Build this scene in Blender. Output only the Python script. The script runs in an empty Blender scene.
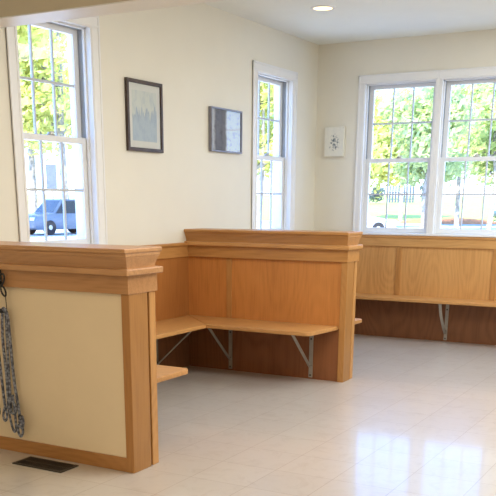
import bpy, bmesh, math, random
from mathutils import Vector, Matrix
random.seed(7)
S = bpy.context.scene
COL = S.collection
R = math.radians

# ------------------------------------------------------------------ materials
def newmat(name):
    m = bpy.data.materials.new(name); m.use_nodes = True
    nt = m.node_tree; b = nt.nodes['Principled BSDF']
    return m, nt, b

def N(nt, typ, **kw):
    n = nt.nodes.new(typ)
    for k, v in kw.items():
        if k in n.inputs: n.inputs[k].default_value = v
        else: setattr(n, k, v)
    return n

def mathn(nt, op, a, b=None):
    n = nt.nodes.new('ShaderNodeMath'); n.operation = op
    for i, v in enumerate((a, b)):
        if v is None: continue
        if isinstance(v, (int, float)): n.inputs[i].default_value = v
        else: nt.links.new(v, n.inputs[i])
    return n.outputs[0]

def ramp(nt, fac, stops):
    n = nt.nodes.new('ShaderNodeValToRGB')
    e = n.color_ramp.elements
    while len(e) < len(stops): e.new(0.5)
    for el, (p, c) in zip(e, stops):
        el.position = p; el.color = (*c, 1)
    nt.links.new(fac, n.inputs[0])
    return n.outputs[0]

def simple(name, col, rough=.5, spec=.5, metal=0, noise=.0, nscale=30, bump=0):
    m, nt, b = newmat(name)
    b.inputs['Roughness'].default_value = rough
    b.inputs['Metallic'].default_value = metal
    b.inputs['Specular IOR Level'].default_value = spec
    tc = N(nt, 'ShaderNodeTexCoord')
    nz = N(nt, 'ShaderNodeTexNoise', Scale=nscale, Detail=3.0)
    nt.links.new(tc.outputs['Object'], nz.inputs['Vector'])
    lo = tuple(c * (1 - noise) for c in col); hi = tuple(min(1, c * (1 + noise)) for c in col)
    nt.links.new(ramp(nt, nz.outputs['Fac'], [(.3, lo), (.7, hi)]), b.inputs['Base Color'])
    if bump:
        bp = N(nt, 'ShaderNodeBump', Strength=bump, Distance=.01)
        nt.links.new(nz.outputs['Fac'], bp.inputs['Height']); nt.links.new(bp.outputs[0], b.inputs['Normal'])
    return m

def wood(name, axis, base, rough=.36, figure=.28, seed=0.0):
    """varnished oak: grain runs along `axis` (0,1,2) in object space"""
    m, nt, b = newmat(name)
    tc = N(nt, 'ShaderNodeTexCoord')
    def mapped(along, across):
        mp = N(nt, 'ShaderNodeMapping')
        sc = [across] * 3; sc[axis] = along
        mp.inputs['Scale'].default_value = sc
        mp.inputs['Location'].default_value = (seed, seed * 1.7, seed * .6)
        nt.links.new(tc.outputs['Object'], mp.inputs['Vector'])
        return mp.outputs[0]
    n1 = N(nt, 'ShaderNodeTexNoise', Scale=1.0, Detail=1.0, Roughness=.4)
    nt.links.new(mapped(.75, 2.6), n1.inputs['Vector'])
    rings = mathn(nt, 'SINE', mathn(nt, 'MULTIPLY', n1.outputs['Fac'], 130.0))
    rings = mathn(nt, 'MULTIPLY_ADD', rings, .5); 
    rings.node.inputs[2].default_value = .5
    n2 = N(nt, 'ShaderNodeTexNoise', Scale=1.0, Detail=5.0, Roughness=.65)
    nt.links.new(mapped(4.0, 95.0), n2.inputs['Vector'])
    n3 = N(nt, 'ShaderNodeTexNoise', Scale=1.0, Detail=2.0)
    nt.links.new(mapped(.8, 3.0), n3.inputs['Vector'])
    f = mathn(nt, 'ADD', mathn(nt, 'MULTIPLY', mathn(nt, 'SUBTRACT', rings, .5), figure * .34), mathn(nt, 'MULTIPLY', n2.outputs['Fac'], .65))
    f = mathn(nt, 'ADD', f, mathn(nt, 'MULTIPLY', n3.outputs['Fac'], .35))
    d = tuple(c * k for c, k in zip(base, (.72, .66, .58)))
    l = tuple(min(1, c * k) for c, k in zip(base, (1.16, 1.19, 1.24)))
    nt.links.new(ramp(nt, f, [(.22, d), (.50, base), (.78, l)]), b.inputs['Base Color'])
    b.inputs['Roughness'].default_value = rough
    b.inputs['Specular IOR Level'].default_value = .45
    bp = N(nt, 'ShaderNodeBump', Strength=.06, Distance=.004)
    nt.links.new(n2.outputs['Fac'], bp.inputs['Height']); nt.links.new(bp.outputs[0], b.inputs['Normal'])
    return m

OAK = (.47, .225, .066)
OAKL = (.54, .275, .092)
OAKD = (.40, .185, .055)
M = {}
for ax, nm in enumerate('xyz'):
    M['oak_' + nm] = wood('oak_' + nm, ax, OAK, seed=ax * 3.1)
    M['oakl_' + nm] = wood('oak_light_' + nm, ax, OAKL, seed=ax * 2.3 + 1)
    M['oakd_' + nm] = wood('oak_dark_' + nm, ax, OAKD, seed=ax * 1.3 + 4)
M['oak_panel'] = wood('oak_panel', 2, (.54, .220, .056), figure=.25, seed=2.2)
M['oak_panel_side'] = wood('oak_side_panel', 2, (.38, .150, .038), figure=.2, seed=4.2)
M['oak_back'] = wood('oak_back_panel', 2, (.60, .315, .105), figure=.30, seed=5.4)
M['oak_shade'] = wood('oak_shaded', 2, (.21, .085, .033), figure=.6, seed=7.7)  # oak darkened to stand in for shade under benches and in grooves
M['wall'] = simple('cream_paint', (.80, .765, .65), .55, .3, noise=.012, nscale=4, bump=.02)
M['ceiling'] = simple('ceiling_paint', (.85, .87, .80), .8, .2, noise=.01, nscale=5)
M['header'] = simple('header_shaded', (.58, .50, .37), .6, .2, noise=.015, nscale=5)  # face paint darkened to stand in for shadow on the header
M['header_under'] = simple('header_soffit_glare', (.82, .80, .74), .35, .4, noise=.01, nscale=5)  # underside paint whitened to stand in for window glare
M['drywall'] = simple('drywall_paint', (.78, .64, .43), .5, .3, noise=.015, nscale=6)
M['white'] = simple('white_trim_paint', (.83, .83, .81), .35, .4, noise=.01, nscale=8)
M['sash'] = simple('white_vinyl', (.80, .81, .81), .3, .45, noise=.01, nscale=8)
M['muntin'] = simple('muntin_backlit', (.56, .58, .60), .4, .4, noise=.02, nscale=8)  # white vinyl greyed in colour to stand in for backlighting
M['track'] = simple('grey_jamb_track', (.36, .39, .42), .45, .4, noise=.05, nscale=20)
M['metal'] = simple('grey_bracket_steel', (.42, .39, .33), .4, .5, metal=.35, noise=.08, nscale=25)
M['black'] = simple('black_enamel', (.012, .011, .011), .4, .5, noise=.2, nscale=40)
M['vent'] = simple('black_brown_steel', (.022, .018, .015), .45, .5, noise=.2, nscale=40)
M['slot'] = simple('vent_slot_shadow', (.004, .004, .004), .8, .1, noise=.2)
M['frame_dark'] = simple('dark_walnut_frame', (.05, .026, .016), .35, .5, noise=.25, nscale=30)
M['frame_grey'] = simple('pewter_frame', (.22, .215, .24), .3, .5, metal=.4, noise=.1, nscale=30)
M['mat'] = simple('white_mat_board', (.84, .82, .78), .7, .2, noise=.01)
M['canvas'] = simple('cream_canvas', (.80, .79, .69), .8, .1, noise=.02, nscale=60)
M['rubber'] = simple('tyre_rubber', (.03, .03, .035), .7, .3, noise=.1)
M['hub'] = simple('alloy_wheel', (.5, .52, .55), .3, .5, metal=.6, noise=.05)
M['suv_paint'] = simple('slate_blue_paint', (.15, .19, .26), .25, .6, noise=.04)
M['silver_paint'] = simple('silver_paint', (.62, .66, .72), .25, .6, noise=.03)
M['navy_paint'] = simple('dark_navy_paint', (.06, .09, .16), .25, .6, noise=.03)
M['carglass'] = simple('tinted_car_glass', (.03, .045, .07), .08, .6, noise=.1)
M['lamp'] = simple('clear_headlamp', (.8, .82, .85), .1, .6, noise=.02)
M['trunk'] = simple('bark', (.34, .31, .28), .9, .1, noise=.4, nscale=6, bump=.4)
M['concrete'] = simple('bright_concrete', (.56, .55, .52), .85, .2, noise=.06, nscale=.8)
M['lawn'] = simple('lawn', (.38, .42, .12), .95, .1, noise=.18, nscale=1.5)
M['mulch'] = simple('reddish_mulch', (.46, .20, .10), .95, .1, noise=.25, nscale=6)
M['road'] = simple('pale_asphalt', (.36, .37, .39), .9, .2, noise=.1, nscale=2)
M['signgrey'] = simple('grey_sign', (.12, .15, .20), .6, .3, noise=.12, nscale=5)
M['fence'] = simple('weathered_fence', (.09, .12, .17), .8, .2, noise=.2, nscale=9)
M['brass'] = simple('sash_lock_metal', (.45, .43, .38), .35, .5, metal=.6, noise=.05)

def leafmat(name, a, b_):
    m, nt, b = newmat(name)
    oi = N(nt, 'ShaderNodeTexCoord')
    nz = N(nt, 'ShaderNodeTexNoise', Scale=.55, Detail=4.0, Roughness=.7)
    nt.links.new(oi.outputs['Object'], nz.inputs['Vector'])
    c = ramp(nt, nz.outputs['Fac'], [(.32, a), (.68, b_)])
    nt.links.new(c, b.inputs['Base Color'])
    b.inputs['Roughness'].default_value = .7; b.inputs['Specular IOR Level'].default_value = .2
    tr = N(nt, 'ShaderNodeBsdfTranslucent'); nt.links.new(c, tr.inputs['Color'])
    mx = N(nt, 'ShaderNodeMixShader'); mx.inputs[0].default_value = .45
    nt.links.new(b.outputs[0], mx.inputs[1]); nt.links.new(tr.outputs[0], mx.inputs[2])
    nt.links.new(mx.outputs[0], nt.nodes['Material Output'].inputs['Surface'])
    return m
M['leafA'] = leafmat('yellow_green_leaves', (.56, .58, .16), (.86, .86, .34))
M['leafB'] = leafmat('mid_green_leaves', (.42, .52, .20), (.80, .84, .40))
M['leafC'] = leafmat('bluish_green_leaves', (.34, .44, .22), (.72, .80, .40))

M['leafD'] = leafmat('dark_bluish_leaves', (.10, .15, .17), (.34, .42, .38))
def glassmat():
    m = bpy.data.materials.new('clear_window_glass'); m.use_nodes = True
    nt = m.node_tree; nt.nodes.clear()
    out = N(nt, 'ShaderNodeOutputMaterial')
    t = N(nt, 'ShaderNodeBsdfTransparent'); t.inputs[0].default_value = (.97, .985, .98, 1)
    g = N(nt, 'ShaderNodeBsdfGlossy', Roughness=.01)
    fr = N(nt, 'ShaderNodeFresnel', IOR=1.5)
    mx = N(nt, 'ShaderNodeMixShader')
    nt.links.new(fr.outputs[0], mx.inputs[0]); nt.links.new(t.outputs[0], mx.inputs[1]); nt.links.new(g.outputs[0], mx.inputs[2])
    nt.links.new(mx.outputs[0], out.inputs['Surface'])
    return m
M['glass'] = glassmat()

def floormat():
    m, nt, b = newmat('vinyl_tile_floor')
    tc = N(nt, 'ShaderNodeTexCoord')
    mp = N(nt, 'ShaderNodeMapping'); mp.inputs['Location'].default_value = (-.0849, -.0376, 0)
    nt.links.new(tc.outputs['Object'], mp.inputs['Vector'])
    bk = nt.nodes.new('ShaderNodeTexBrick'); bk.offset = 0; bk.squash = 1
    for k, v in (('Scale', 1.0), ('Mortar Size', .0016), ('Mortar Smooth', .2), ('Bias', 0.0), ('Brick Width', .3048), ('Row Height', .3048)):
        bk.inputs[k].default_value = v
    bk.inputs['Color1'].default_value = (.50, .462, .418, 1); bk.inputs['Color2'].default_value = (.53, .49, .442, 1)
    bk.inputs['Mortar'].default_value = (.33, .27, .22, 1)
    nt.links.new(mp.outputs[0], bk.inputs['Vector'])
    nz = N(nt, 'ShaderNodeTexNoise', Scale=9.0, Detail=7.0, Roughness=.7, Distortion=1.2)
    nt.links.new(tc.outputs['Object'], nz.inputs['Vector'])
    vein = ramp(nt, nz.outputs['Fac'], [(.33, (.87, .85, .83)), (.5, (1, 1, 1)), (.68, (1.0, 1.0, 1.0))])
    mx = nt.nodes.new('ShaderNodeMixRGB'); mx.blend_type = 'MULTIPLY'; mx.inputs[0].default_value = .8
    nt.links.new(bk.outputs['Color'], mx.inputs[1]); nt.links.new(vein, mx.inputs[2])
    nt.links.new(mx.outputs[0], b.inputs['Base Color'])
    n2 = N(nt, 'ShaderNodeTexNoise', Scale=3.0, Detail=2.0)
    nt.links.new(tc.outputs['Object'], n2.inputs['Vector'])
    rr = nt.nodes.new('ShaderNodeMapRange'); rr.inputs['To Min'].default_value = .26; rr.inputs['To Max'].default_value = .36
    nt.links.new(n2.outputs['Fac'], rr.inputs[0]); nt.links.new(rr.outputs[0], b.inputs['Roughness'])
    b.inputs['Specular IOR Level'].default_value = .75
    b.inputs['Coat Weight'].default_value = .5; b.inputs['Coat Roughness'].default_value = .075
    # slightly uneven, tile by tile
    h = mathn(nt, 'ADD', mathn(nt, 'MULTIPLY', bk.outputs['Fac'], -.5), mathn(nt, 'MULTIPLY', n2.outputs['Fac'], .9))
    n4 = N(nt, 'ShaderNodeTexNoise', Scale=22.0, Detail=2.0); nt.links.new(tc.outputs['Object'], n4.inputs['Vector'])
    h = mathn(nt, 'ADD', h, mathn(nt, 'MULTIPLY', n4.outputs['Fac'], .12))
    bp = N(nt, 'ShaderNodeBump', Strength=.14, Distance=.012)
    nt.links.new(h, bp.inputs['Height']); nt.links.new(bp.outputs[0], b.inputs['Normal'])
    return m
M['floor'] = floormat()

def ropemat():
    m, nt, b = newmat('braided_rope')
    tc = N(nt, 'ShaderNodeTexCoord')
    v = N(nt, 'ShaderNodeTexVoronoi', Scale=70.0); nt.links.new(tc.outputs['Object'], v.inputs['Vector'])
    c = ramp(nt, v.outputs['Distance'], [(.30, (.30, .32, .37)), (.7, (.07, .075, .10))])
    nt.links.new(c, b.inputs['Base Color']); b.inputs['Roughness'].default_value = .85
    return m
M['rope'] = ropemat()

def artmat(name, kind):
    m, nt, b = newmat(name)
    tc = N(nt, 'ShaderNodeTexCoord')
    sp = N(nt, 'ShaderNodeSeparateXYZ'); nt.links.new(tc.outputs['Generated'], sp.inputs[0])
    x = sp.outputs['Y'] if kind in ('pale', 'figure') else sp.outputs['X']
    z = sp.outputs['Z']
    def gen_noise(sx, sz, detail=4, rough=.6):
        cm = N(nt, 'ShaderNodeCombineXYZ')
        nt.links.new(mathn(nt, 'MULTIPLY', x, sx), cm.inputs[0]); nt.links.new(mathn(nt, 'MULTIPLY', z, sz), cm.inputs[1])
        nz = N(nt, 'ShaderNodeTexNoise', Scale=1.0, Detail=detail, Roughness=rough)
        nt.links.new(cm.outputs[0], nz.inputs['Vector'])
        return nz.outputs['Fac']
    if kind == 'pale':
        # cream sky over a pale blue-grey wash with a ragged upper edge of slim points
        ed = mathn(nt, 'ADD', z, mathn(nt, 'MULTIPLY', gen_noise(9, .5, 2), -.95))
        ed = mathn(nt, 'ADD', ed, .42)
        c = ramp(nt, ed, [(.40, (.56, .63, .70)), (.52, (.50, .56, .64)), (.56, (.77, .78, .74))])
        dk = ramp(nt, gen_noise(5, 3), [(.34, (.80, .84, .92)), (.52, (1, 1, 1))])
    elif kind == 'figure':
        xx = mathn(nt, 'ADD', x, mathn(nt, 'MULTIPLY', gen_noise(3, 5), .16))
        c = ramp(nt, xx, [(.18, (.66, .68, .74)), (.24, (.24, .24, .29)), (.56, (.30, .30, .35)), (.62, (.86, .92, .98))])  # pale right end is a window reflection painted into the print
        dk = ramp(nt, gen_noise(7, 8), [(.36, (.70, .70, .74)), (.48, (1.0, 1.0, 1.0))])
    else:
        # loose grey marks in the middle of a cream ground
        dx = mathn(nt, 'POWER', mathn(nt, 'ABSOLUTE', mathn(nt, 'SUBTRACT', x, .52)), 2)
        dz = mathn(nt, 'POWER', mathn(nt, 'ABSOLUTE', mathn(nt, 'SUBTRACT', z, .48)), 2)
        rr = mathn(nt, 'SQRT', mathn(nt, 'ADD', mathn(nt, 'MULTIPLY', dx, 1.3), dz))
        f = mathn(nt, 'ADD', gen_noise(9, 12, 3), mathn(nt, 'MULTIPLY', mathn(nt, 'POWER', rr, 2), 1.7))
        c = ramp(nt, f, [(.42, (.12, .15, .16)), (.52, (.42, .45, .44)), (.60, (.82, .81, .72))])
        dk = ramp(nt, gen_noise(5, 4), [(.3, (.92, .93, .95)), (.6, (1, 1, 1))])
    mx = nt.nodes.new('ShaderNodeMixRGB'); mx.blend_type = 'MULTIPLY'; mx.inputs[0].default_value = .85
    nt.links.new(c, mx.inputs[1]); nt.links.new(dk, mx.inputs[2])
    nt.links.new(mx.outputs[0], b.inputs['Base Color'])
    b.inputs['Roughness'].default_value = .7
    return m
M['art_pale'] = artmat('pale_print', 'pale'); M['art_fig'] = artmat('grey_print_reflection', 'figure'); M['art_mark'] = artmat('marks_painting', 'marks')

def emitmat(name, col, s):
    m = bpy.data.materials.new(name); m.use_nodes = True; nt = m.node_tree; nt.nodes.clear()
    out = N(nt, 'ShaderNodeOutputMaterial'); e = N(nt, 'ShaderNodeEmission', Strength=s); e.inputs[0].default_value = (*col, 1)
    nt.links.new(e.outputs[0], out.inputs['Surface']); return m
M['bulb'] = emitmat('warm_downlight_bulb', (1, .74, .40), 3.2)

# ------------------------------------------------------------------ mesh helpers
class MB:
    def __init__(s): s.bm = bmesh.new()
    def box(s, x0, x1, y0, y1, z0, z1, bev=0.0, seg=2, mat=0):
        bm = bmesh.new()
        vs = [bm.verts.new((x, y, z)) for x in (x0, x1) for y in (y0, y1) for z in (z0, z1)]
        for f in ((0, 1, 3, 2), (4, 6, 7, 5), (0, 4, 5, 1), (2, 3, 7, 6), (0, 2, 6, 4), (1, 5, 7, 3)):
            bm.faces.new([vs[i] for i in f])
        if bev > 0:
            bmesh.ops.bevel(bm, geom=bm.edges[:], offset=bev, segments=seg, affect='EDGES', profile=.5)
        s._merge(bm, mat); return s
    def prism(s, pts, axis, a0, a1, bev=0.0, mat=0, mtx=None):
        """extrude a polygon lying in the two other axes along `axis`"""
        bm = bmesh.new()
        def P(p, a):
            q = list(p); q.insert(axis, a); return q
        lo = [bm.verts.new(P(p, a0)) for p in pts]; hi = [bm.verts.new(P(p, a1)) for p in pts]
        n = len(pts)
        bm.faces.new(lo); bm.faces.new(hi)
        for i in range(n): bm.faces.new((lo[i], lo[(i + 1) % n], hi[(i + 1) % n], hi[i]))
        bmesh.ops.recalc_face_normals(bm, faces=bm.faces[:])
        if bev > 0: bmesh.ops.bevel(bm, geom=bm.edges[:], offset=bev, segments=2, affect='EDGES', profile=.5)
        if mtx: bm.transform(mtx)
        s._merge(bm, mat); return s
    def loft(s, rings, cap=True, mat=0):
        bm = bmesh.new()
        rs = [[bm.verts.new(p) for p in r] for r in rings]
        n = len(rs[0])
        for a, b in zip(rs, rs[1:]):
            for i in range(n): bm.faces.new((a[i], a[(i + 1) % n], b[(i + 1) % n], b[i]))
        if cap: bm.faces.new(rs[0]); bm.faces.new(rs[-1])
        bmesh.ops.recalc_face_normals(bm, faces=bm.faces[:])
        s._merge(bm, mat); return s
    def tube(s, pts, rad, seg=8, mat=0, closed=False):
        pts = [Vector(p) for p in pts]; n = len(pts)
        rings = []
        up = Vector((.13, .21, .97)).normalized()
        for i, p in enumerate(pts):
            if closed: t = pts[(i + 1) % n] - pts[i - 1]
            else: t = pts[min(i + 1, n - 1)] - pts[max(i - 1, 0)]
            t.normalize()
            a = t.cross(up)
            if a.length < .1: a = t.cross(Vector((1, 0, 0)))
            a.normalize(); b = a.cross(t)
            r = rad(i / (n - 1)) if callable(rad) else rad
            rings.append([p + (a * math.cos(2 * math.pi * k / seg) + b * math.sin(2 * math.pi * k / seg)) * r for k in range(seg)])
        if closed: rings.append(rings[0])
        return s.loft(rings, cap=not closed, mat=mat)
    def lathe(s, prof, c=(0, 0, 0), axis=2, seg=24, mat=0):
        rings = []
        for r, h in prof:
            ring = []
            for k in range(seg):
                a = 2 * math.pi * k / seg
                q = [r * math.cos(a), r * math.sin(a)]; q.insert(axis, h)
                ring.append(Vector(q) + Vector(c))
            rings.append(ring)
        return s.loft(rings, mat=mat)
    def _merge(s, bm, mat):
        for f in bm.faces: f.material_index = mat
        me = bpy.data.meshes.new('tmp'); bm.to_mesh(me); bm.free()
        s.bm.from_mesh(me); bpy.data.meshes.remove(me)
    def build(s, name, mats, parent=None, smooth=False, world=True):
        if parent is not None and world:
            p = parent
            while p is not None:
                s.bm.transform(Matrix.Translation(-p.location)); p = p.parent
        me = bpy.data.meshes.new(name); s.bm.to_mesh(me); s.bm.free()
        for m in (mats if isinstance(mats, (list, tuple)) else [mats]): me.materials.append(m)
        if smooth:
            for p in me.polygons: p.use_smooth = True
            try: me.set_sharp_from_angle(angle=R(40))
            except Exception: pass
        o = bpy.data.objects.new(name, me); COL.objects.link(o)
        if parent is not None: o.parent = parent
        return o

def empty(name, loc=(0, 0, 0), rz=0):
    o = bpy.data.objects.new(name, None); COL.objects.link(o)
    o.location = loc; o.rotation_euler = (0, 0, rz); o.empty_display_size = .1
    return o
def tag(o, label=None, cat=None, group=None, kind=None):
    if label: o['label'] = label
    if cat: o['category'] = cat
    if group: o['group'] = group
    if kind: o['kind'] = kind
    return o
def thing(name, label, cat, loc=(0, 0, 0), rz=0, group=None):
    return tag(empty(name, loc, rz), label, cat, group)
def struct(o): o['kind'] = 'structure'; return o

def smooth_path(pts, k=8):
    pts = [Vector(p) for p in pts]; out = []
    for i in range(len(pts) - 1):
        p0 = pts[max(i - 1, 0)]; p1 = pts[i]; p2 = pts[i + 1]; p3 = pts[min(i + 2, len(pts) - 1)]
        for j in range(k):
            t = j / k
            out.append(.5 * ((2 * p1) + (p2 - p0) * t + (2 * p0 - 5 * p1 + 4 * p2 - p3) * t * t + (3 * p1 - p0 - 3 * p2 + p3) * t ** 3))
    out.append(pts[-1]); return out

# ------------------------------------------------------------------ dimensions
H = 2.674; XR = 5.7; YF = -10.2; WT = .16
XE = 1.345                      # free end of both half walls
YM, TM = -2.343, .197           # middle half wall: front face, thickness
YA, TA = -4.937, .219           # front half wall
ZC = 1.065                      # top of half walls
BZ = .408                       # bench top
JW, SW, GW = .335, .328, .284   # jamb / sash / glass half widths of a window
CO = .42                        # casing outer half width
ZS, ZH = .972, 2.307            # sill, head
WIN_L = (-3.7709, -.8835); WIN_B = (.8235, 1.5508)

# ------------------------------------------------------------------ shell
def wall_with_holes(name, u0, u1, holes, place):
    """place(u0,u1,z0,z1,mb) adds one block; holes are (ua,ub,za,zb)"""
    mb = MB()
    us = sorted({u0, u1, *[h[0] for h in holes], *[h[1] for h in holes]})
    zs = sorted({0, H, *[h[2] for h in holes], *[h[3] for h in holes]})
    for a, b in zip(us, us[1:]):
        um = (a + b) / 2
        for c, d in zip(zs, zs[1:]):
            zm = (c + d) / 2
            if any(h[0] < um < h[1] and h[2] < zm < h[3] for h in holes): continue
            place(a, b, c, d, mb)
    bmesh.ops.remove_doubles(mb.bm, verts=mb.bm.verts[:], dist=1e-5)
    # drop the doubled faces between neighbouring blocks
    seen = {}
    for f in mb.bm.faces:
        k = tuple(sorted(v.index for v in f.verts)); seen.setdefault(k, []).append(f)
    dead = [f for fs in seen.values() if len(fs) > 1 for f in fs]
    bmesh.ops.delete(mb.bm, geom=dead, context='FACES')
    return struct(mb.build(name, M['wall']))
wall_with_holes('wall_left', YF, 0, [(c - JW - .02, c + JW + .02, ZS, ZH + .02) for c in WIN_L],
                lambda a, b, c, d, mb: mb.box(-WT, 0, a, b, c, d))
wall_with_holes('wall_back', -WT, XR, [(WIN_B[0] - JW - .02, WIN_B[1] + JW + .02, ZS, ZH + .02)],
                lambda a, b, c, d, mb: mb.box(a, b, 0, WT, c, d))
struct(MB().box(XR, XR + WT, YF, WT, 0, H).build('wall_right', M['wall']))
struct(MB().box(-WT, XR + WT, YF - WT, YF, 0, H).build('wall_front', M['wall']))
struct(MB().box(-WT, XR + WT, YF - WT, WT, -.12, 0).build('floor', M['floor']))
struct(MB().box(-WT - .3, XR + WT + .3, YF - WT - .3, WT + .3, H, H + .2).build('ceiling', M['ceiling']))
hd = struct(empty('wall_header', (0, YA, 2.061)))
MB().box(0, XR, YA, YA + .171, 2.066, H).build('header_face', M['header'], hd)
MB().box(0, XR, YA, YA + .171, 2.061, 2.0665).build('soffit', M['header_under'], hd)

# ------------------------------------------------------------------ windows (local x along wall, y outward)
def window(name, loc, rz, left, right, portal=True):
    e = struct(empty(name, loc, rz))
    B = lambda: MB()
    # casing boards with a raised outer back band
    cs = B()
    for sgn, w in ((-1, left), (1, right)):
        if w is None: continue
        xs = sorted((sgn * (JW - .004), sgn * w)); cs.box(xs[0], xs[1], -.011, .001, ZS - .03, ZH + .072, .003)
        if w >= .4:
            xs = sorted((sgn * (w - .016), sgn * w)); cs.box(xs[0], xs[1], -.016, .0, ZS - .03, ZH + .076, .003)
            xs = sorted((sgn * (JW + .006), sgn * (JW + .02))); cs.box(xs[0], xs[1], -.015, .0, ZS - .03, ZH + .01, .003)
    l = -(left if left else JW + .03); r = right if right else JW + .03
    cs.box(l, r, -.0115, .001, ZH - .004, ZH + .072, .003)
    cs.box(l, r, -.016, .0, ZH + .060, ZH + .0765, .004)
    cs.box(l + (.012 if left else 0), r - (.012 if right else 0), -.015, .0, ZH + .004, ZH + .018, .003)
    cs.build('casing', M['white'], e, world=False)
    jb = B()
    for s in (-1, 1):
        xs = sorted((s * JW, s * (JW + .0195))); jb.box(xs[0], xs[1], 0, WT + .02, ZS, ZH + .0195)
        xs = sorted((s * (JW - .012), s * JW)); jb.box(xs[0], xs[1], .036, .054, ZS + .01, ZH, .002)
    jb.box(-JW, JW, 0, WT + .02, ZH, ZH + .0195)
    jb.box(-JW, JW, .036, .054, ZH - .012, ZH, .002)
    jb.box(-JW, JW, .03, WT + .06, ZS + .0005, ZS + .012)
    jb.build('jamb', M['white'], e, world=False)
    tr = B()
    for s in (-1, 1):
        xs = sorted((s * (JW - .006), s * (JW - .0005))); tr.box(xs[0], xs[1], .056, .088, 1.66, ZH - .001)
        xs = sorted((s * (JW - .010), s * (JW - .0005))); tr.box(xs[0], xs[1], .088, .091, ZS + .013, ZH - .001)
    tr.box(-JW + .01, JW - .01, .056, .090, ZH - .010, ZH - .001)
    tr.build('side_track', M['track'], e, world=False)
    def sash(nm, y0, z0, z1, rb, rt, pane0, pane1, zmid):
        y1 = y0 + .031
        fr = B()
        for s in (-1, 1):
            xs = sorted((s * GW, s * SW)); fr.box(xs[0], xs[1], y0, y1, z0, z1, .003)
        fr.box(-GW - .002, GW + .002, y0, y1, z0, z0 + rb, .003); fr.box(-GW - .002, GW + .002, y0, y1, z1 - rt, z1, .003)
        o = fr.build(nm, M['sash'], e, world=False)
        mu = B()
        for x in (-GW / 3, GW / 3): mu.box(x - .0065, x + .0065, y0 + .008, y1 - .006, pane0, pane1, .002)
        mu.box(-GW, GW, y0 + .0085, y1 - .0065, zmid - .0075, zmid + .0075, .002)
        mu.build('muntin_grid', M['muntin'], o, world=False)
        B().prism([(-GW, pane0), (GW, pane0), (GW, pane1), (-GW, pane1)], 1, y0 + .0160, y0 + .0161).build('pane', M['glass'], o, world=False)
        # a single sheet, so that light crosses one surface
        p = o.children[-1]; bm = bmesh.new(); bm.from_mesh(p.data)
        fs = [f for f in bm.faces if f.calc_area() < .2 or f.calc_center_median().y > y0 + .01605]
        bmesh.ops.delete(bm, geom=fs, context='FACES'); bm.to_mesh(p.data); bm.free()
        return o
    sash('upper_sash', .092, 1.622, ZH - .002, .033, .040, 1.655, 2.267, 1.967)
    lo = sash('lower_sash', .057, ZS + .013, 1.657, 1.030 - ZS - .013, .036, 1.030, 1.621, 1.335)
    lk = B().box(-.032, .032, .060, .086, 1.657, 1.664, .003); lk.lathe([(.001, 1.664), (.019, 1.664), (.017, 1.676), (.001, 1.678)], (0, .073, 0), seg=14)
    lk.box(-.004, .036, .064, .074, 1.672, 1.680, .002)
    lk.build('sash_lock', M['brass'], lo, world=False)
    st = B().box(l, r, -.034, .034, ZS - .0065, ZS + .0125, .004)
    st.build('sill_board', M['white'], e, world=False)
    # daylight portal in the opening (guides sky light, gives none of its own)
    ld = bpy.data.lights.new('window_portal', 'AREA'); ld.shape = 'RECTANGLE'; ld.size = 2 * JW; ld.size_y = ZH - ZS
    ld.cycles.is_portal = True
    lo_ = bpy.data.objects.new('window_portal', ld); COL.objects.link(lo_); lo_.parent = e
    lo_.location = (0, WT + .03, (ZS + ZH) / 2); lo_.rotation_euler = (R(-90), 0, 0)
    return e
window('window_1', (0, WIN_L[0], 0), R(90), CO, CO)
window('window_2', (0, WIN_L[1], 0), R(90), CO, CO)
HALF = (WIN_B[1] - WIN_B[0]) / 2
window('window_3', (WIN_B[0], 0, 0), 0, .40, HALF)
window('window_4', (WIN_B[1], 0, 0), 0, HALF - .0005, CO)

# ------------------------------------------------------------------ wainscot
def wains_back():
    e = struct(empty('trim_1', (0, 0, 0)))
    MB().box(.005, XR - .005, -.030, -.0005, .940, .9645, .005).build('wainscot_cap', M['oakl_x'], e)
    MB().box(.012, XR - .005, -.024, -.0005, .861, .940, .003).build('wainscot_rail', M['oak_back_rail'], e)
    MB().box(.012, XR - .005, -.010, -.0005, .395, .861).build('wainscot_panel', M['oak_back'], e)
    MB().box(.012, XR - .005, -.010, -.0005, .0, .380).build('lower_panel', M['oak_shade'], e)
    for x in (.907, 1.816, 2.73, 3.64, 4.55):
        MB().box(x - .024, x + .024, -.021, -.010, BZ, .861, .004).build('wainscot_stile', M['oak_z'], e)
M['oak_back_rail'] = wood('oak_back_rail', 0, (.58, .31, .105), seed=9.1)
wains_back()
def wains_left(name, y0, y1, top=0):
    e = struct(empty(name, (0, y0, 0)))
    MB().box(.0005, .034, y0, y1, .943, .966, .005).build('wainscot_cap', M['oak_y'], e)
    MB().box(.0005, .020, y0, y1, .858, .943, .003).build('wainscot_rail', M['oak_y'], e)
    MB().box(.0005, .010, y0, y1, .395, .858).build('wainscot_panel', M['oak_panel_side'], e)
    MB().box(.0005, .010, y0, y1, .0, .380).build('lower_panel', M['oak_shade'], e)
wains_left('trim_2', YA + TA + .003, YM + .0115)
wains_left('trim_3', YM + TM + .012, -.032)

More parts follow.
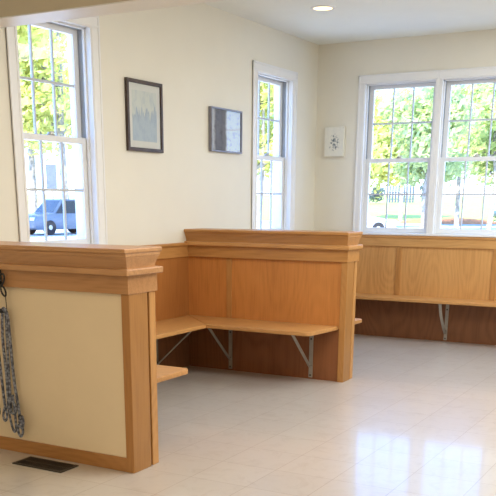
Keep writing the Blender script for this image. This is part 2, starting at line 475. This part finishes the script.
# ------------------------------------------------------------------ half walls
def half_wall(label, y, t, drywall):
    e = thing('half_wall', label, 'half wall', (.7, y + t / 2, 0), 0, 'half walls with oak caps')
    yb = y + t; f = .012
    x0 = .0005
    pre = 'oakd_' if drywall else 'oak_'
    if drywall:
        MB().box(x0, XE - .03, y + f, yb - f, 0, .95).build('painted_panel', M['drywall'], e)['label'] = 'cream painted panel'
        MB().box(x0, XE - .045, y + .001, y + f + .001, 0, .071, .003).build('baseboard', M['oakd_x'], e)
        MB().box(x0 + .03, XE - .045, yb - f, yb - .006, 0, .95).build('back_panel', M['oak_panel'], e)
    else:
        MB().box(x0, XE - .03, y + f, yb - f, BZ - .02, .95).build('panel', M['oak_panel'], e)
        MB().box(x0, XE - .03, y + f, yb - f, 0, BZ - .02).build('lower_panel', M['oak_shade2'], e)['label'] = 'oak panel below the bench, bench shade in its colour'
        MB().box(.355, .399, y + .005, y + f + .001, BZ, .868, .002).build('stile', M['oak_z'], e)
        MB().box(.012, XE - .045, y + .006, y + f + .001, .858, .872, .003).build('bead', M['oak_x'], e)
    # end post: front stile, wide end board, narrow back strip
    p = MB().box(XE - .045, XE, y, y + .0125, 0, .862, .002)
    p.build('post_stile', M[pre + 'z'], e)
    MB().box(XE - .03, XE + .001, y + .0005, y + t - .072, 0, .861, .003).build('post_board', M['oakend_z'], e)
    MB().box(XE - .04, XE - .003, y + t - .052, yb, 0, .861, .004).build('post_strip', M['oakl_z'], e)
    MB().box(XE - .036, XE - .030, y + t - .074, y + t - .050, 0, .861).build('post_groove', M['oak_shade'], e)
    # frieze, ledge, cove and slab wrap the free end
    def band(mb, ox, oy, z0, z1, bev): mb.box(x0, XE + ox, y - oy, yb + oy, z0, z1, bev)
    m = MB(); band(m, .004, .009, .860, .945, .002)
    m.build('frieze', M['oakfr'] if drywall else M['oak_x'], e)
    m = MB(); band(m, .022, .036, .945, .974, .005); m.build('ledge_moulding', M['oakd2_x'] if drywall else M['oakl_x'], e)
    m = MB(); n = 10
    for k in range(n):
        a = (k + .5) / n * math.pi / 2
        o = 1 - math.cos(a)
        band(m, -.004 + .012 * o, .003 + .020 * o, .973 + .054 * k / n, .973 + .054 * (k + 1) / n, 0)
    band(m, .010, .027, 1.027, 1.044, .003)
    m.build('cove_moulding', M['oakd2_x'] if drywall else M['oak_x'], e)
    m = MB(); band(m, .014, .040, 1.0435, ZC, .005); m.build('cap_slab', M['oakd2_x'] if drywall else M['oak_x'], e)
    return e
M['oak_shade2'] = wood('oak_shaded_mid', 2, (.25, .092, .032), figure=.6, seed=3.3)  # same oak as the panel above, bench shade put into its colour
M['oakend_z'] = wood('oak_end_board', 2, (.38, .180, .052), seed=2.9)
M['oakd2_x'] = wood('oak_cap_front', 0, (.50, .265, .115), seed=6.6)
M['oakfr'] = wood('oak_frieze_front', 0, (.45, .225, .088), seed=8.2)
half_wall('cream painted half wall with oak cap and end post, nearest the camera', YA, TA, True)
half_wall('oak panelled half wall with moulded cap behind the L-shaped bench', YM, TM, False)

# ------------------------------------------------------------------ benches
def board(parent, pts, mat, label=None, t=.028):
    mb = MB(); mb.prism(pts, 2, BZ - t, BZ, bev=.005)
    o = mb.build('seat_board', mat, parent)
    if label: o['label'] = label
    return o
def bracket(parent, base, d, reach=.30, bowed=False):
    """base = wall foot point, d = unit direction out from the wall"""
    px, py = base; dx, dy = d; sx, sy = -dy, dx          # s = sideways
    def bar(mb, a, b, w=.030, t=.006):
        a = Vector(a); b = Vector(b); ax = (b - a).normalized(); s = Vector((sx, sy, 0)); n = ax.cross(s).normalized()
        ring = lambda p: [p + s * w / 2 * i + n * t / 2 * j for i, j in ((-1, -1), (1, -1), (1, 1), (-1, 1))]
        mb.loft([ring(a), ring(b)])
    P = lambda o, z: (px + dx * o, py + dy * o, z)
    top = BZ - .0315
    mb = MB()
    bar(mb, P(.0045, .012), P(.0045, top)); bar(mb, P(.004, top), P(reach + .02, top))
    if bowed:
        pts = smooth_path([P(reach, top - .003), P(reach * .80, .27), P(reach * .42, .16), P(.02, .075)], 5)
        for a, b in zip(pts, pts[1:]): bar(mb, a, b, .026, .006)
    else:
        bar(mb, P(reach, top - .003), P(.010, .085), .022, .006)
    o = mb.build('bracket', M['metal'], parent)
    for z in (.03, .10, .30):
        sc = MB(); q = P(.0075, z)
        sc.lathe([(.0005, -.003), (.007, -.003), (.005, .003), (.0005, .003)], q, axis=0 if abs(dx) > .5 else 1, seg=8)
        sc.build('screw', M['black'], o)
    return o
YI = YM - .4027; XI = .4234
# the L-shaped bench
e = thing('corner_bench', 'L-shaped oak bench fixed in the corner in front of the panelled half wall', 'bench', (.3, YM - .3, 0))
YB0 = YA + TA + .008
board(e, [(.012, YB0 + .44), (XI, YB0 + .44), (XI, YI + .001), (.012, YM - .0)], M['bench_y'] if 'bench_y' in M else M['oakl_y'])
pts = [(.013, YM + .001), (XI + .001, YI)]
cx_, cy_, rr_ = 1.255 - .05, YI + .05, .05
pts += [(cx_ + rr_ * math.sin(a), cy_ - rr_ * math.cos(a)) for a in [i * math.pi / 2 / 6 for i in range(7)]]
pts += [(1.292, YM + .011), (.013, YM + .011)]
pts = [(.013, YM + .0105)] + [(.0135, YM + .0015)] + pts[1:-1]
board(e, pts, M['oakl_x'])
for bx in (.392, 1.082): bracket(e, (bx, YM + .0115), (0, -1), .33)
bracket(e, (.0105, -2.80), (1, 0), .33)
# bench on the rear of the front half wall
e = thing('wall_bench', 'oak bench behind the painted half wall, only its end showing past the post', 'bench', (.7, YB0 + .2, 0), 0, 'oak wall benches')
board(e, [(.012, YB0), (1.262, YB0), (1.262, YB0 + .40), (1.24, YB0 + .425), (.012, YB0 + .425)], M['oakp_x'] if 'oakp_x' in M else M['oakl_x'])
for bx in (.4, 1.0): bracket(e, (bx, YB0 - .013), (0, 1), .33)
# bench on the rear of the middle half wall
YB1 = YM + TM - .011
e = thing('wall_bench', 'oak bench behind the panelled half wall, only its corner showing past the post', 'bench', (.7, YB1 + .16, 0), 0, 'oak wall benches')
board(e, [(.012, YB1), (1.288, YB1), (1.288, YB1 + .29), (1.265, YB1 + .318), (.012, YB1 + .318)], M['oakl_x'])
for bx in (.4, 1.0): bracket(e, (bx, YB1 + .0005), (0, 1), .26)
# long bench under the double window
e = thing('wall_bench', 'long oak bench along the far wall under the double window', 'bench', (2, -.15, 0), 0, 'oak wall benches')
board(e, [(.012, -.3012), (XR - .01, -.3012), (XR - .01, -.0105), (.012, -.0105)], M['oakl_x'])
for bx in (.45, 1.413, 2.40, 3.4, 4.4): bracket(e, (bx, -.0105), (0, -1), .25, bowed=True)

# ------------------------------------------------------------------ pictures
def picture(label, loc, rz, w, h, fw, depth, fm, art, matw=0.0, glass=True):
    """local x along wall, -y towards the room"""
    e = thing('framed_picture', label, 'picture', loc, rz, 'framed pictures on the left wall')
    mb = MB()
    for s in (-1, 1):
        xs = sorted((s * (w / 2 - fw), s * w / 2)); mb.box(xs[0], xs[1], -depth, -.001, -h / 2, h / 2, .002)
        zs = sorted((s * (h / 2 - fw), s * h / 2)); mb.box(-w / 2 + fw * .5, w / 2 - fw * .5, -depth + .0006, -.0015, zs[0], zs[1], .002)
    mb.build('frame', fm, e, world=False)
    iw, ih = w / 2 - fw + .001, h / 2 - fw + .001
    if matw: MB().box(-iw, iw, -depth * .45, -.002, -ih, ih).build('mat_board', M['mat'], e, world=False)
    aw, ah = iw - matw, ih - matw
    # art sheet: rotated so that Generated Y/X run across it
    o = MB().box(-aw, aw, -depth * .45 - .0012, -.004, -ah, ah).build('print', art, e, world=False)
    if glass:
        g = MB().box(-iw, iw, -depth * .72 - .0001, -depth * .72, -ih, ih).build('glass', M['glass'], e, world=False)
        bm = bmesh.new(); bm.from_mesh(g.data)
        bmesh.ops.delete(bm, geom=[f for f in bm.faces if f.calc_area() < .9 * 4 * iw * ih or f.calc_center_median().y > -depth * .72 - .00005], context='FACES')
        bm.to_mesh(g.data); bm.free()
    return e
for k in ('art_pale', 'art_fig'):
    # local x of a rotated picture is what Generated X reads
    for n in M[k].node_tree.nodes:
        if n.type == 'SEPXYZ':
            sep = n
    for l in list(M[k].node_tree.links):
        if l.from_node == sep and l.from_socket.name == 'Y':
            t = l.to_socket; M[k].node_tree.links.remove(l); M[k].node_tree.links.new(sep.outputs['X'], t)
picture('tall picture in dark brown frame with white mat, beside the big left window', (0, -2.8755, 1.829), R(90), .425, .459, .024, .022, M['frame_dark'], M['art_pale'], .045)
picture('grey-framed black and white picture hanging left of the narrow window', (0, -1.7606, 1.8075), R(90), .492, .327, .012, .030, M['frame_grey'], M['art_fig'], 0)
e = thing('canvas_painting', 'small cream canvas with grey marks, between the corner and the double window', 'painting', (.2031, 0, 1.814))
MB().box(-.1008, .1008, -.032, -.001, -.134, .134, .004).build('stretched_canvas', M['canvas'], e, world=False)
MB().box(-.094, .094, -.0328, -.0315, -.127, .127).build('painted_face', M['art_mark'], e, world=False)

# ------------------------------------------------------------------ floor register
e = thing('floor_vent', 'black metal floor vent in the tiles before the painted half wall', 'vent', (.872, -5.043, 0))
mb = MB(); w, d = .160, .068
mb.box(-w, w, -d, -d + .014, 0, .006, .002); mb.box(-w, w, d - .014, d, 0, .006, .002)
mb.box(-w, -w + .016, -d, d, 0, .0058, .002); mb.box(w - .016, w, -d, d, 0, .0058, .002)
mb.build('frame', M['vent'], e, world=False)
MB().box(-w + .01, w - .01, -d + .01, d - .01, .0004, .0012).build('duct_opening', M['slot'], e, world=False)
lv = MB()
for i in range(26):
    x = -w + .02 + i * (2 * w - .04) / 25
    lv.box(x - .0025, x + .0025, -d + .012, d - .012, .001, .0048)
lv.box(-w + .012, w - .012, -.004, .004, .0045, .0056)
lv.build('louvres', M['vent'], e, world=False)

# ------------------------------------------------------------------ hook and leashes on the front half wall
yw = YA - .0105                                     # frieze surface
e = thing('wall_hook', 'black metal hook screwed to the oak frieze of the painted half wall', 'hook', (.565, yw, .90))
mb = MB()
mb.box(.553, .577, yw - .004, yw, .865, .948, .002)
mb.build('back_plate', M['black'], e)
mb = MB()
mb.tube(smooth_path([(.565, yw - .003, .93), (.572, yw - .03, .945), (.578, yw - .052, .955), (.581, yw - .058, .965)], 5), .0055, 8)
mb.build('prong', M['black'], e, smooth=True)
mb = MB()
mb.tube(smooth_path([(.565, yw - .003, .885), (.565, yw - .020, .868), (.565, yw - .036, .874), (.565, yw - .040, .892)], 5), .0055, 8)
mb.build('prong', M['black'], e, smooth=True)
def ring_pts(c, rx, rz, tilt=0, n=20):
    out = []
    for k in range(n):
        a = 2 * math.pi * k / n; u, v = rx * math.cos(a), rz * math.sin(a)
        out.append((c[0] + u * math.cos(tilt) - v * math.sin(tilt), c[1], c[2] + u * math.sin(tilt) + v * math.cos(tilt)))
    return out
yl = yw - .024
def leash(label, x, seedx, snap):
    e = thing('rope_leash', label, 'leash', (x, yl, .86), group='rope leashes on the wall hook')
    if snap:
        m = MB(); m.tube(ring_pts((x + .018, yl - .004, .895), .017, .034, -.5), .0055, 8, closed=True)
        m.tube(ring_pts((x + .026, yl - .002, .842), .013, .026, .45), .0050, 8, closed=True)
        m.build('snap_clip', M['black'], e, smooth=True)
        m = MB(); m.tube([(x + .036, yl, .822), (x + .036, yl + .002, .76), (x + .030, yl, .712)], .0022, 6); m.build('cord', M['black'], e, smooth=True)
    zt = .755 if snap else .76
    m = MB()
    j = lambda s: random.uniform(-s, s)
    if snap:
        p = [(x - .002, yl, .24), (x + .004, yl, .40), (x + .000, yl - .004, .60), (x + .004, yl, .72), (x + .020, yl - .002, zt + .003), (x + .040, yl, .72), (x + .046, yl, .60), (x + .056, yl - .003, .40), (x + .072, yl, .24), (x + .078, yl, .17)]
        m.tube(smooth_path(p, 7), .0074, 8)
        p = [(x + .010, yl + .009, .22), (x + .014, yl + .008, .45), (x + .018, yl + .009, .65), (x + .022, yl + .006, .745)]
        m.tube(smooth_path(p, 7), .0070, 8)
        m.build('rope', M['rope'], e, smooth=True)
        m = MB()
        m.tube(smooth_path([(x + .078, yl, .20), (x + .066, yl - .01, .14), (x + .078, yl - .006, .105), (x + .094, yl - .004, .135), (x + .080, yl - .002, .20)], 7), .0065, 8)
        m.tube(smooth_path([(x + .080, yl - .01, .20), (x + .103, yl - .012, .215), (x + .108, yl - .012, .180), (x + .096, yl - .012, .150), (x + .080, yl - .008, .165)], 7), .0060, 8)
        m.tube(smooth_path([(x + .004, yl - .004, .25), (x + .022, yl - .01, .17), (x + .038, yl - .008, .125), (x + .050, yl - .006, .155), (x + .044, yl - .004, .26), (x + .038, yl - .002, .32)], 7), .0065, 8)
        m.tube(ring_pts((x + .040, yl - .012, .255), .024, .035, .3), .0060, 8, closed=True)
        m.build('loop_end', M['rope'], e, smooth=True)
        m = MB(); m.lathe([(.002, -.012), (.011, -.010), (.012, .010), (.002, .012)], (x + .079, yl - .002, .205), seg=10)
        m.build('clamp', M['black'], e, smooth=True); m = MB()
        m.lathe([(.002, -.010), (.012, -.008), (.012, .012), (.002, .014)], (x + .004, yl - .002, .742), seg=10)
        m.build('clamp', M['black'], e, smooth=True)
    else:
        p = [(x + .034, yl - .012, .24), (x + .026, yl - .014, .40), (x + .018, yl - .016, .60), (x + .010, yl - .014, .80), (x + .004, yl - .012, .872), (x - .008, yl - .012, .80), (x - .012, yl - .014, .60), (x - .014, yl - .014, .36), (x - .018, yl - .012, .25)]
        m.tube(smooth_path(p, 7), .0072, 8); m.build('rope', M['rope'], e, smooth=True)
        m = MB(); m.tube(smooth_path([(x + .034, yl - .012, .26), (x + .022, yl - .018, .21), (x + .034, yl - .02, .18), (x + .048, yl - .018, .205), (x + .036, yl - .014, .26)], 7), .0062, 8)
        m.tube(ring_pts((x - .022, yl - .02, .225), .022, .034, -.2), .0060, 8, closed=True)
        m.build('loop_end', M['rope'], e, smooth=True)
leash('grey braided rope leash on the wall hook, with black clip and longest loops', .580, 1, True)
leash('darker rope leash looped over the hook, half cut off by the left picture edge', .536, 2, False)

# ------------------------------------------------------------------ ceiling downlight
e = thing('ceiling_light', 'round recessed ceiling downlight glowing warm yellow', 'ceiling light', (.709, -1.49, H))
MB().lathe([(.070, 0), (.098, 0), (.098, -.004), (.090, -.008), (.074, -.006), (.070, -.001)], seg=40).build('trim_ring', M['white'], e, smooth=True, world=False)
MB().lathe([(.001, -.003), (.071, -.003), (.071, -.0015), (.001, -.0015)], seg=40).build('bulb', M['bulb'], e, world=False)

# ------------------------------------------------------------------ outdoors
GZ = -.40
vdir = Vector((-.49, .87, 0)).normalized(); vr = Vector((.87, .49, 0)).normalized(); cam0 = Vector((3.77, -8.23, 0))
def strip(name, d0, d1, z, mat, half=170):
    c = [cam0 + vdir * d + vr * s * half for d in (d0, d1) for s in (-1, 1)]
    mb = MB(); bm = mb.bm
    vs = [bm.verts.new((p.x, p.y, z)) for p in (c[0], c[1], c[3], c[2])]; bm.faces.new(vs)
    return struct(mb.build(name, mat))
strip('parking_lot', -20, 64, GZ, M['concrete'])
strip('street', 64, 80, GZ - .02, M['road'])
c = [cam0 + vdir * d + vr * q * 170 for d in (80, 160, 330) for q in (-1, 1)]
mb = MB(); vs = [mb.bm.verts.new((p.x, p.y, z)) for p, z in zip(c, (GZ, GZ, 2.2, 2.2, 3.0, 3.0))]
mb.bm.faces.new((vs[0], vs[1], vs[3], vs[2])); mb.bm.faces.new((vs[2], vs[3], vs[5], vs[4]))
struct(mb.build('lawn', M['lawn']))
mb = MB(); mb.lathe([(3.6, 0), (3.2, .10), (2.2, .28), (.8, .4), (.01, .42)], seg=28)
o = mb.build('mulch_bed', M['mulch']); o.location = (-17.6, 65.0, GZ - .01); o.scale = (1.2, 1.0, 1.0)
tag(o, 'low mound of reddish mulch on the lawn, seen through the right sash', 'mulch bed')

def car(label, loc, yaw, paint, L, Hh, suv):
    e = thing('car', label, 'car', loc, yaw, 'parked cars outside')
    W = .90; f = L / 2
    if suv: prof = [(-f, .38), (-f, .85), (-f + .06, 1.02), (f - 1.1, 1.04), (f - .12, .92), (f, .72), (f, .36), (f - .2, .26), (-f + .2, .28)]
    else:   prof = [(-f, .36), (-f, .74), (-f + .10, .90), (f - 1.2, .93), (f - .15, .74), (f, .58), (f, .32), (f - .2, .22), (-f + .2, .24)]
    mb = MB(); mb.prism(prof, 1, -W, W, bev=.05)
    zb = 1.0 if suv else .90
    if suv: bx = [(-f + .05, zb), (-f + .28, Hh), (f - 1.85, Hh), (f - 1.15, zb)]
    else: bx = [(-f + .35, zb), (-f + 1.05, Hh), (f - 2.0, Hh), (f - 1.25, zb)]
    ring = lambda y, k: [(x, y * (1 if z == zb else k), z) for x, z in bx]
    mb.loft([ring(-W + .06, .82), ring(W - .06, .82)])
    mb.build('body', M[paint], e, smooth=True, world=False)
    # glass
    inset = lambda x, z, k: ((x - 0) * 1.0, zb + (z - zb) * k)
    for s in (-1, 1):
        a, b, c, d = bx
        mid = (b[0] + c[0]) / 2
        for q in ([(a[0] + .16, zb + .05), (b[0] + .10, Hh - .08), (mid - .04, Hh - .08), (mid - .04, zb + .05)], [(mid + .04, zb + .05), (mid + .04, Hh - .08), (c[0] - .06, Hh - .08), (d[0] - .16, zb + .05)]):
            yy = lambda z: s * ((W - .06) * (1 - .18 * (z - zb) / (Hh - zb)) + .008)
            m = MB(); bm = m.bm; bm.faces.new([bm.verts.new((x, yy(z), z)) for x, z in q]); m.build('side_window', M['carglass'], e, world=False)
    for nm, p0, p1, off in (('windscreen', bx[3], bx[2], .012), ('rear_window', bx[0], bx[1], -.012)):
        m = MB(); bm = m.bm
        q = []
        for k, yk in ((.12, 1), (.9, 1)):
            x = p0[0] + (p1[0] - p0[0]) * k + off; z = p0[1] + (p1[1] - p0[1]) * k + .01
            wy = (W - .14) * (1 - .18 * k); q.append(((x, -wy, z), (x, wy, z)))
        bm.faces.new([bm.verts.new(v) for v in (q[0][0], q[0][1], q[1][1], q[1][0])]); m.build(nm, M['carglass'], e, world=False)
    rw = .37 if suv else .34
    for x in (-f + .85, f - .9):
        for s in (-1, 1):
            m = MB(); m.lathe([(.20, -.11), (rw - .03, -.11), (rw, -.07), (rw, .07), (rw - .03, .11), (.20, .11)], (x, s * (W - .10), rw), axis=1, seg=28)
            t = m.build('wheel', M['rubber'], e, smooth=True, world=False)
            m = MB(); m.lathe([(.02, -.115), (.215, -.105), (.215, .105), (.02, .115)], (x, s * (W - .10), rw), axis=1, seg=20); m.build('hub', M['hub'], t, world=False)
    for s in (-1, 1):
        m = MB(); m.box(f - .10, f + .012, s * .62 - .17, s * .62 + .17, .62 if not suv else .70, .76 if not suv else .86, .02); m.build('headlight', M['lamp'], e, world=False)
    m = MB(); m.box(f - .05, f + .02, -.80, .80, .34, .52, .03); m.build('bumper', M[paint], e, world=False)
    return e
car('dark slate-blue SUV parked outside the big left window', (-27.1, 28.0, GZ), R(-102), 'suv_paint', 4.5, 1.72, True)
car('silver car parked outside the left half of the double window, front wheel showing', (-14.3, 35.7, GZ), math.atan2(.49, .87), 'silver_paint', 4.5, 1.45, False)
car('dark navy car far off across the street, at the right picture edge', (-14.2, 75.5, GZ), R(35), 'navy_paint', 4.6, 1.5, False)

# sign, fence
e = thing('street_sign', 'grey blank sign board on a post beyond the parked SUV', 'sign', (-38.2, 40.3, GZ), .5)
MB().box(-.07, .07, -.06, .06, 0, 2.6, .01).build('post', M['trunk'], e, world=False)
MB().box(-.36, .36, -.11, -.05, 2.4, 4.0, .02).build('board', M['signgrey'], e, world=False)
e = thing('slat_fence', 'bluish slatted fence section beyond the lawn, behind the silver car', 'fence', (-38.4, 112.3, 1.0), math.atan2(.49, .87))
for i in range(9): MB().box(-1.6 + i * .4 - .12, -1.6 + i * .4 + .12, -.03, .03, .0, 2.25 + .15 * (i % 2), .01).build('slat', M['fence'], e, world=False)
for z in (.5, 1.35): MB().box(-1.8, 1.8, .031, .09, z, z + .12).build('rail', M['fence'], e, world=False)

def tree(label, x, y, h, spread, leaf, n, ls, trunk_h, seed, cat='tree', group=None, z=GZ):
    rnd = random.Random(seed)
    e = thing('tree' if cat == 'tree' else 'shrub', label, cat, (x, y, z), 0, group)
    m = MB()
    if trunk_h > 0:
        pts = smooth_path([(0, 0, -.05), (rnd.uniform(-.2, .2), .1, h * .3), (rnd.uniform(-.4, .4), 0, h * .6), (rnd.uniform(-.4, .4), 0, h * .92)], 5)
        r0 = h * .016 + .03
        m.tube(pts, lambda t: r0 * (1 - .85 * t), 8)
        tips = []
        for k in range(9):
            a = rnd.uniform(0, 6.28); z0 = h * rnd.uniform(.28, .75); L = spread * rnd.uniform(.55, .95) * (1.15 - z0 / h * .6)
            b = [(0, 0, z0), (math.cos(a) * L * .5, math.sin(a) * L * .5, z0 + L * .22), (math.cos(a) * L, math.sin(a) * L, z0 + L * rnd.uniform(.25, .55))]
            m.tube(smooth_path(b, 4), lambda t: r0 * .42 * (1 - .85 * t), 6)
            tips += [b[1], b[2]]
        tips += [tuple(pts[-1]), tuple(pts[-4])]
        m.build('trunk', M['trunk'], e, smooth=True, world=False)
    else:
        tips = [(rnd.uniform(-.6, .6) * spread, rnd.uniform(-.6, .6) * spread, h * rnd.uniform(.3, .8)) for _ in range(10)]
    m = MB(); bm = m.bm
    cl = [(Vector(t), spread * rnd.uniform(.28, .46)) for t in tips for _ in range(2)]
    for i in range(n):
        c, r = rnd.choice(cl)
        d = Vector((rnd.gauss(0, 1), rnd.gauss(0, 1), rnd.gauss(0, .65)))
        d = d.normalized() * r * rnd.random() ** .45
        p = c + d
        if p.z < .1: continue
        nrm = Vector((rnd.gauss(0, 1), rnd.gauss(0, 1), rnd.gauss(.5, 1))).normalized()
        u = nrm.orthogonal().normalized(); v = nrm.cross(u); s = ls * rnd.uniform(.6, 1.3)
        bm.faces.new([bm.verts.new(p + u * s * a + v * s * b) for a, b in ((-1, 0), (0, -.6), (1, 0), (0, .6))])
    m.build('foliage', M[leaf], e, world=False)
TR = [  # x, y, height, spread, leaf, label
 (-25.5, 22.6, 15, 3.6, 'leafA', 'leafy yellow-green tree at the left edge of the big left window'),
 (-45.6, 46.5, 19, 4.8, 'leafB', 'mid-green tree far behind the SUV, seen through the big left window'),
 (-31.3, 33.4, 16, 3.8, 'leafA', 'bright yellow-green tree in the middle of the big left window'),
 (-36.9, 43.0, 17, 4.0, 'leafA', 'pale green tree far off at the right of the big left window'),
 (-17.8, 32.0, 9.0, 2.8, 'leafA', 'yellow-green tree seen through the narrow window'),
 (-29.0, 57.6, 10, 4.0, 'leafB', 'mid-green tree far off at the right side of the narrow window'),
 (-17.9, 46.5, 8.5, 3.6, 'leafA', 'yellow-green tree at the left side of the double window'),
 (-23.5, 69.8, 12, 4.2, 'leafA', 'tall pale tree behind the slatted fence, left half of the double window'),
 (-11.4, 39.0, 7.4, 2.5, 'leafC', 'bluish-green tree beside the mullion of the double window'),
 (-14.2, 55.0, 10.5, 3.6, 'leafB', 'mid-green tree at the left of the right sash of the double window'),
 (-9.6, 45.5, 8.6, 3.0, 'leafB', 'leafy green tree in the middle of the right sash of the double window'),
 (-13.0, 64.1, 11.0, 3.6, 'leafA', 'yellow-green tree at the right picture edge outside the double window'),
]
for i, (x, y, h, sp, lf, lb) in enumerate(TR): tree(lb, x, y, h, sp * 1.15, lf, 6000, .19 if h < 14 else .22, 1, 100 + i, group='trees outside the windows')
tree('dark bluish shrub on the lawn behind the silver car', -39.7, 105.6, 2.8, 1.6, 'leafD', 1200, .16, 0, 41, 'shrub', 'shrubs on the far lawn', z=.75)
tree('round bluish bush beside the far right end of the slatted fence', -35.2, 113.8, 2.6, 1.2, 'leafD', 900, .15, 0, 43, 'shrub', 'shrubs on the far lawn', z=1.0)

# ------------------------------------------------------------------ light
w = bpy.data.worlds.new('sky'); S.world = w; w.use_nodes = True
nt = w.node_tree; nt.nodes.clear()
out = N(nt, 'ShaderNodeOutputWorld'); bg = N(nt, 'ShaderNodeBackground', Strength=4.0)
tc = N(nt, 'ShaderNodeTexCoord'); sp = N(nt, 'ShaderNodeSeparateXYZ'); nt.links.new(tc.outputs['Generated'], sp.inputs[0])
c = ramp(nt, sp.outputs['Z'], [(0.0, (.74, .85, .95)), (.06, (.36, .58, 1.0)), (.35, (.20, .43, 1.0))])
nt.links.new(c, bg.inputs['Color']); nt.links.new(bg.outputs[0], out.inputs['Surface'])
sd = bpy.data.lights.new('sun', 'SUN'); sd.energy = 10; sd.angle = R(1.5); sd.color = (1, .93, .76)
so = bpy.data.objects.new('sun', sd); COL.objects.link(so)
so.rotation_euler = Vector((-.12, .72, -.80)).to_track_quat('-Z', 'Y').to_euler()

def area(name, loc, to, sx, sy, e, col, spread=180):
    ld = bpy.data.lights.new(name, 'AREA'); ld.shape = 'RECTANGLE'; ld.size = sx; ld.size_y = sy; ld.energy = e; ld.color = col
    ld.spread = R(spread)
    o = bpy.data.objects.new(name, ld); COL.objects.link(o); o.location = loc
    o.rotation_euler = (Vector(to) - Vector(loc)).to_track_quat('-Z', 'Z').to_euler(); return o
area('right_side_daylight', (XR - .05, -3.0, 1.6), (0, -3.0, 1.25), 3.4, 1.5, 16, (.94, .97, 1))
area('ceiling_fill_near', (2.5, -7.3, H - .02), (2.5, -7.3, 0), 2.0, 1.4, 26, (1, .70, .42), 160)  # added warm overhead fill for the foreground, no fixture modelled
area('ceiling_fill_far', (3.0, -1.4, H - .02), (3.0, -1.4, 0), 1.8, 1.4, 52, (.90, .95, 1))  # added cool overhead fill for the far end, no fixture modelled
area('ceiling_fill_middle', (2.8, -4.1, H - .02), (2.8, -4.1, 0), 2.0, 1.0, 52, (1, .96, .90))  # added overhead fill to brighten the middle half wall and far wall
area('near_side_daylight', (XR - .05, -7.6, 1.6), (0, -6.6, 1.3), 2.6, 1.5, 9, (1, .90, .76))

area('rear_fill', (2.6, YF + .05, 1.7), (2.4, 0, 1.2), 2.4, 1.4, 20, (1, .96, .88))  # added fill on the solid front wall, for the camera-facing sides

# ------------------------------------------------------------------ camera
f, u0, v0, yaw, pitch, roll = 873.07, 232.21, 471.03, .5185, .3002, .0031
cd = bpy.data.cameras.new('camera'); cam = bpy.data.objects.new('camera', cd); COL.objects.link(cam)
cd.sensor_fit = 'HORIZONTAL'; cd.sensor_width = 36; cd.lens = f / 496 * 36
cd.shift_x = (248 - u0) / 496; cd.shift_y = (v0 - 248) / 496
cd.clip_end = 600
r = Vector((math.cos(yaw), math.sin(yaw), 0)); fw = Vector((-math.sin(yaw), math.cos(yaw), 0)); up = Vector((0, 0, 1))
f2 = fw * math.cos(pitch) - up * math.sin(pitch); u2 = up * math.cos(pitch) + fw * math.sin(pitch)
r3 = r * math.cos(roll) + u2 * math.sin(roll); u3 = u2 * math.cos(roll) - r * math.sin(roll)
m = Matrix((r3, u3, -f2)).transposed().to_4x4(); m.translation = (3.7736, -8.2296, 1.2732)
cam.matrix_world = m
S.camera = cam
S.view_settings.view_transform = 'Standard'
S.view_settings.look = 'None'
S.view_settings.exposure = 0.34
